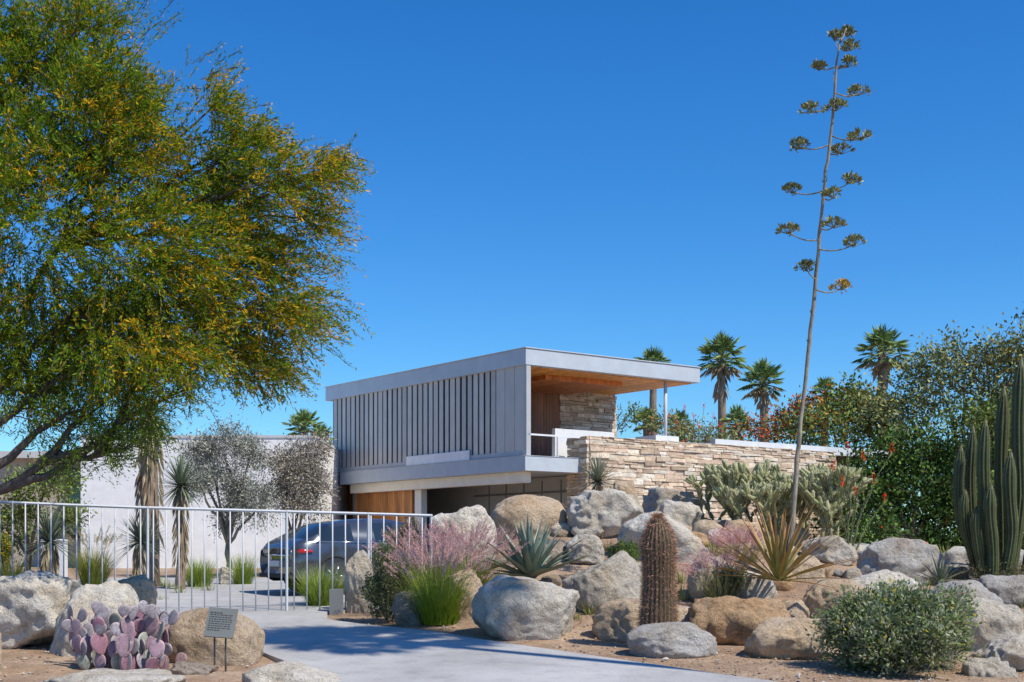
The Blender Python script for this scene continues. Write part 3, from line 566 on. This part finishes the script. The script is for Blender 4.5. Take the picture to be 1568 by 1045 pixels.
def cholla(px,py,d,h,seedn,name="cholla_cactus",spread=.25):
    mb=MB(); base=at(px,py,d); base[2]=min(base[2],g1(base[0],d)+.4)
    st=[(base+np.array([R.normal(0,spread),R.normal(0,.2),0]),np.array([R.normal(0,.25),R.normal(0,.2),1.]),h,0) for _ in range(seedn)]; cnt=0
    while st and cnt<430:
        p,dr,rem,lv=st.pop(0); dr=nrm(dr); L=R.uniform(.16,.28); e=p+dr*L; rr=R.uniform(.036,.05); cnt+=1
        t=np.linspace(0,1,6)[:,None]; c=np.array([(.50,.50,.22),(.58,.55,.30),(.36,.40,.17)][R.randint(3)])*R.uniform(.75,1.1)
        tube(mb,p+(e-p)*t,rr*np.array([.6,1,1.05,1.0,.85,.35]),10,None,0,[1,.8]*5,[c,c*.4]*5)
        n=70; q=p+(e-p)*R.rand(n,1); o=rv(n); leaves(mb,q+o*rr*.8,o,.045,.09,pick([(.8,.75,.52),(.65,.6,.38)],n),1)
        if e[2]-base[2]<h and lv<10:
            for _ in range(R.choice([1,2,2,3])): st.append((e,dr*.5+np.array([R.normal(0,.6),R.normal(0,.5),R.uniform(.25,1.)]),rem-L,lv+1))
    mb.build(name,[M_succ,M_leaf2])
cholla(1128,810,27.5,1.75,6); cholla(1222,815,27,1.7,7,spread=.4); cholla(1170,830,26.5,1.0,5); cholla(1268,825,26,1.3,5)
def ocotillo(px,py,d,tips):
    mb=MB(); b=at(px,py,d); b[2]=g1(b[0],d)-.05
    for tx,ty in tips:
        e=at(tx,ty,d+R.uniform(-.6,.6)); P=path(b,e,12,.06); t=np.linspace(0,1,12); P[:,0]+=(e[0]-b[0])*(.12)*np.sin(pi*t)*-1; tube(mb,P,np.linspace(.022,.007,12),6,(.15,.15,.09),1)
        n=170; q=R.uniform(1,11,n); A=np.stack([np.interp(q,np.arange(12),P[:,k]) for k in range(3)],1); leaves(mb,A,rv(n),.045,.4,pick([(.16,.26,.04),(.2,.28,.06)],n),0)
        n=24; leaves(mb,e+R.normal(0,.02,(n,3))+np.array([0,0,1])*R.uniform(-.02,.14,(n,1)),R.normal(0,.4,(n,3))+[0,0,1],.06,.35,pick([(.8,.07,.02),(.7,.12,.03)],n),0)
    mb.build("ocotillo",[M_leaf2,M_bark])
ocotillo(1300,850,25,[(1275,720),(1298,690),(1322,705),(1366,693),(1338,740),(1355,770),(1290,745),(1310,760)])
ocotillo(1060,700,44,[(1035,650),(1048,628),(1062,640),(1078,625),(1092,640),(1102,655),(1070,655),(1025,640)])

# prickly pear
mb=MB(); d=16.55; a=np.arange(20)*2*pi/20
def pad(c,r,h,yaw,lean,col):
    cy,sy=math.cos(yaw),math.sin(yaw); ax=np.array([cy,sy,0]); nn=np.array([-sy,cy,0]); up=nrm(np.array([lean*cy,lean*sy,1.])+nn*R.uniform(-.3,.3)); ax=nrm(ax-up*np.dot(ax,up)); nn=np.cross(ax,up)
    V=[];C=[]
    for tt in np.linspace(.001,pi-.001,12):
        for aa in a:
            zz=-math.cos(tt); rr=math.sin(tt)*(1+.20*zz); V.append(c+up*h*(zz+1)+ax*rr*r*math.cos(aa)+nn*(rr**.5)*.016*math.sin(aa))
            edge=min(1,math.hypot(zz,rr*math.cos(aa))); C.append(np.array(col)*(1-.25*edge**4)+np.array((.45,.32,.25))*.3*edge**6)
    n=20; F=[(i*n+j,i*n+(j+1)%n,(i+1)*n+(j+1)%n,(i+1)*n+j) for i in range(11) for j in range(n)]; mb.add(np.array(V),F,np.array(C),0,True)
    m=70; th=R.uniform(0,2*pi,m); rr=np.sqrt(R.rand(m)); P=c+up*h+ (ax[None]*(np.cos(th)*rr*r*.95)[:,None])+(up[None]*(np.sin(th)*rr*h*.95)[:,None])-nn*np.sign(nn[1])*.016
    leaves(mb,P,rv(m),.016,.4,(.10,.06,.05),1)
    return c+up*h*1.9+ax*R.uniform(-.5,.5)*r
pc=[(.40,.26,.30),(.34,.17,.22),(.28,.30,.26),(.46,.34,.39),(.40,.26,.27),(.36,.32,.35)]
for i in range(30):
    px=R.uniform(122,272); dd=d+R.uniform(-.4,.4); c=at(px,0,dd); c[2]=g1(c[0],dd)-.03; lv=(3 if px<245 else 1) if R.rand()<.6 else 2
    if px>245: lv=min(lv,2)
    for k in range(lv):
        r=R.uniform(.075,.115); h=r*R.uniform(1.2,1.5); top=pad(c,r,h,R.uniform(-1.1,1.1),R.uniform(-.6,.6),np.array(pc[R.randint(6)])*R.uniform(.8,1.15))
        if R.rand()<.5: pad(top-np.array([R.uniform(-.07,.07),0,.03]),.075,.10,R.uniform(-1.1,1.1),R.uniform(-.9,.9),np.array(pc[5])*R.uniform(.8,1.1))
        c=top-np.array([0,0,.01])
mb.build("prickly_pear_cactus",[M_succ,M_leaf2])

# ---------------------------------------------------------------- shrubs & grasses
def bush(name,x0,x1,y0,y1,d,cols,ls,n,asp=.45,barkc=(.2,.17,.13),flow=None,dy=None):
    mb=MB(); c=at((x0+x1)/2,(y0+y1)/2,d); r=np.array([(x1-x0)/2/FPX*d,0,(y1-y0)/2/FPX*d]); r[1]=dy or r[0]*.8; gz_=g1(c[0],d)
    b=np.array([c[0],d,min(gz_,c[2]-r[2]*.8)])
    for k in range(26):
        q,_=ell(c,r*.85,1,.3); tube(mb,path(b+R.normal(0,.05,3)*[1,1,0],q[0],5,.2),np.linspace(.016,.004,5),5,barkc,1,cap=False)
    ns=n//12; sub,_=ell(c,r*.8,32,.35); ci=R.randint(0,32,ns); C=sub[ci]+rv(ns)*(R.rand(ns,1)**.5)*r*.32; C[:,2]=np.maximum(C[:,2],gz_+.02); D=nrm(C-b)+R.normal(0,.4,C.shape)
    bright=R.uniform(.75,1.2,32)
    def cf(P,t,idx):
        k=pick(cols,len(P))*bright[ci[idx]][:,None]
        if flow: f=R.rand(len(P))<flow[1]; k[f]=pick(flow[0],f.sum())
        return k
    sprays(mb,C,D,r[0]*.25,12,ls,asp,cf,.05,ls*.5,barkc); mb.build(name,[M_leaf,M_bark])
bush("brittlebush",1258,1500,902,1042,16.4,[(.34,.38,.22),(.46,.49,.33),(.22,.26,.13),(.22,.30,.08)],.062,33000,.48,flow=([(.65,.52,.08),(.4,.28,.14)],.04))
bush("desert_shrub",553,642,838,955,21.9,[(.19,.23,.11),(.28,.31,.16),(.12,.15,.07)],.045,14000,.45,flow=([(.45,.25,.18)],.04))
bush("desert_shrub",925,985,828,890,22.6,[(.22,.3,.07),(.17,.23,.06)],.05,4000,.35)
bush("desert_shrub",1085,1150,870,905,21.5,[(.25,.28,.16),(.16,.2,.09)],.05,3000,.35)
bush("desert_shrub",590,650,790,860,25.5,[(.2,.21,.11),(.27,.2,.14)],.05,5000,.35)
bush("desert_shrub",1470,1568,860,905,23.5,[(.26,.23,.14),(.18,.19,.09)],.05,5000,.3)
bush("desert_shrub",860,915,770,800,28,[(.28,.2,.2),(.22,.19,.12)],.05,3000,.35)
bush("desert_shrub",1330,1420,900,930,22,[(.26,.23,.14),(.18,.21,.09)],.05,3000,.3)
bush("marigold_shrub",-10,22,815,870,26,[(.18,.24,.05)],.05,2500,.4,flow=([(.8,.55,.01)],.3))
def grassmb(mb,x,d,w2,gz_,H,nb,c0,c1,elmin=50,wid=.011):
    a=R.uniform(0,2*pi,nb); rr=np.sqrt(R.rand(nb))*w2*.45; B=np.stack([x+np.cos(a)*rr,d+np.sin(a)*rr,np.full(nb,gz_-.02)],1)
    el=np.radians(90-R.uniform(0,1,nb)*(90-elmin)*(.3+.7*rr/(w2*.45))); az=a+R.normal(0,.5,nb)
    blades(mb,B,az,el,H*R.uniform(.6,1.05,nb),R.uniform(.2,1.1,nb),wid,pick([c0],nb),pick([c1],nb),5)
def grass(name,px,d,wpx,y0,nb,c0,c1,plume=None,base=None,elmin=50,wid=.011):
    mb=MB(); x=X(px,d); gz_=g1(x,d) if base is None else Z(base,d); H=Z(y0,d)-gz_; w2=wpx/FPX*d*.5
    grassmb(mb,x,d,w2,gz_,H,nb,c0,c1,elmin,wid)
    if plume:
        pc_,pn,pl=plume; a=R.uniform(0,2*pi,pn); B=np.stack([x+np.cos(a)*w2*.2,d+np.sin(a)*w2*.2,np.full(pn,gz_)],1)
        el=np.radians(R.uniform(48,88,pn)); L=H*R.uniform(.85,1.15,pn); hdv=np.stack([np.cos(a)*np.cos(el),np.sin(a)*np.cos(el),np.sin(el)],1)
        E=B+hdv*L[:,None]; ln=np.linalg.norm(E-B,axis=1); leaves(mb,B,E-B,ln,.006,(.25,.22,.1),0)
        m=62; t=R.rand(pn,m,1); dd=hdv+np.stack([np.cos(a)*.25,np.sin(a)*.25,-.25+0*a],1); dd=nrm(dd); Q=E[:,None]+dd[:,None]*(t-.25)*pl+R.normal(0,.007,(pn,m,3)); DD=np.repeat(dd[:,None],m,1)+R.normal(0,.4,(pn,m,3))
        leaves(mb,Q.reshape(-1,3),DD.reshape(-1,3),.046,.16,pick([pc_,np.array(pc_)*1.15,np.array(pc_)*.8],pn*m),0)
    mb.build(name,[M_leaf])
PK=(.72,.45,.42)
grass("fountain_grass",672,21.0,130,850,900,(.18,.27,.02),(.38,.48,.06),(PK,120,.28),None,55)
grass("fountain_grass",715,22.2,110,825,500,(.18,.23,.04),(.34,.38,.1),(PK,120,.28),None,50)
grass("fountain_grass",650,23.0,110,825,500,(.2,.25,.06),(.4,.38,.16),(PK,110,.28),None,50)
grass("fountain_grass",1130,24.0,120,825,500,(.24,.24,.09),(.46,.4,.2),(PK,130,.3),None,45)
grass("fountain_grass",1105,21.5,90,860,350,(.28,.3,.09),(.48,.43,.2),(PK,60,.24),None,45)
grass("ornamental_grass",143,27,80,825,700,(.18,.23,.04),(.42,.40,.1),((.5,.42,.24),40,.2),895,55)
grass("ornamental_grass",305,30,62,845,700,(.18,.27,.04),(.40,.48,.09),None,902,55)
grass("ornamental_grass",372,31,50,838,500,(.18,.27,.04),(.38,.45,.09),None,900,60)
grass("ornamental_grass",492,24.6,88,856,900,(.19,.28,.04),(.42,.50,.09),None,None,50)
grass("ornamental_grass",965,23.2,70,850,300,(.2,.26,.05),(.44,.45,.13),None,None,45)
grass("ornamental_grass",575,24.5,50,850,300,(.2,.26,.05),(.4,.45,.13),None,None,45)
grass("ornamental_grass",20,26,60,840,300,(.18,.24,.04),(.34,.36,.09),None,900,55)
# low tufts and dry groundcover between the rocks
mb=MB()
for k in range(70):
    x=R.uniform(-.4,10); y=R.uniform(19.5,28.5)
    if x<np.interp(y,yr,RR)+.4: continue
    gr=R.rand()<.55; grassmb(mb,x,y,R.uniform(.12,.35),g1(x,y),R.uniform(.15,.42),45,(.2,.22,.07) if gr else (.32,.25,.13),(.36,.38,.12) if gr else (.5,.42,.26),25,.012)
for k in range(40):
    px=R.choice([R.uniform(-9,-6.5),R.uniform(-11,-7)]); y=R.uniform(23,33); grassmb(mb,px,y,R.uniform(.15,.4),g1(px,y),R.uniform(.15,.4),40,(.2,.24,.07),(.4,.4,.14),25,.012)
n=2600; x=R.uniform(2,8,n); y=R.uniform(15.4,18.5,n); k=x>np.interp(y,yr,RR)+.05; x=x[k]; y=y[k]; n=len(x)
leaves(mb,np.stack([x,y,G(x,y)+.004],1),R.normal(0,1,(n,3))*[1,1,.15],.03,.35,pick([(.3,.2,.1),(.22,.14,.08),(.45,.36,.2)],n),0)
mb.build("groundcover",[M_leaf2],org=np.zeros(3))
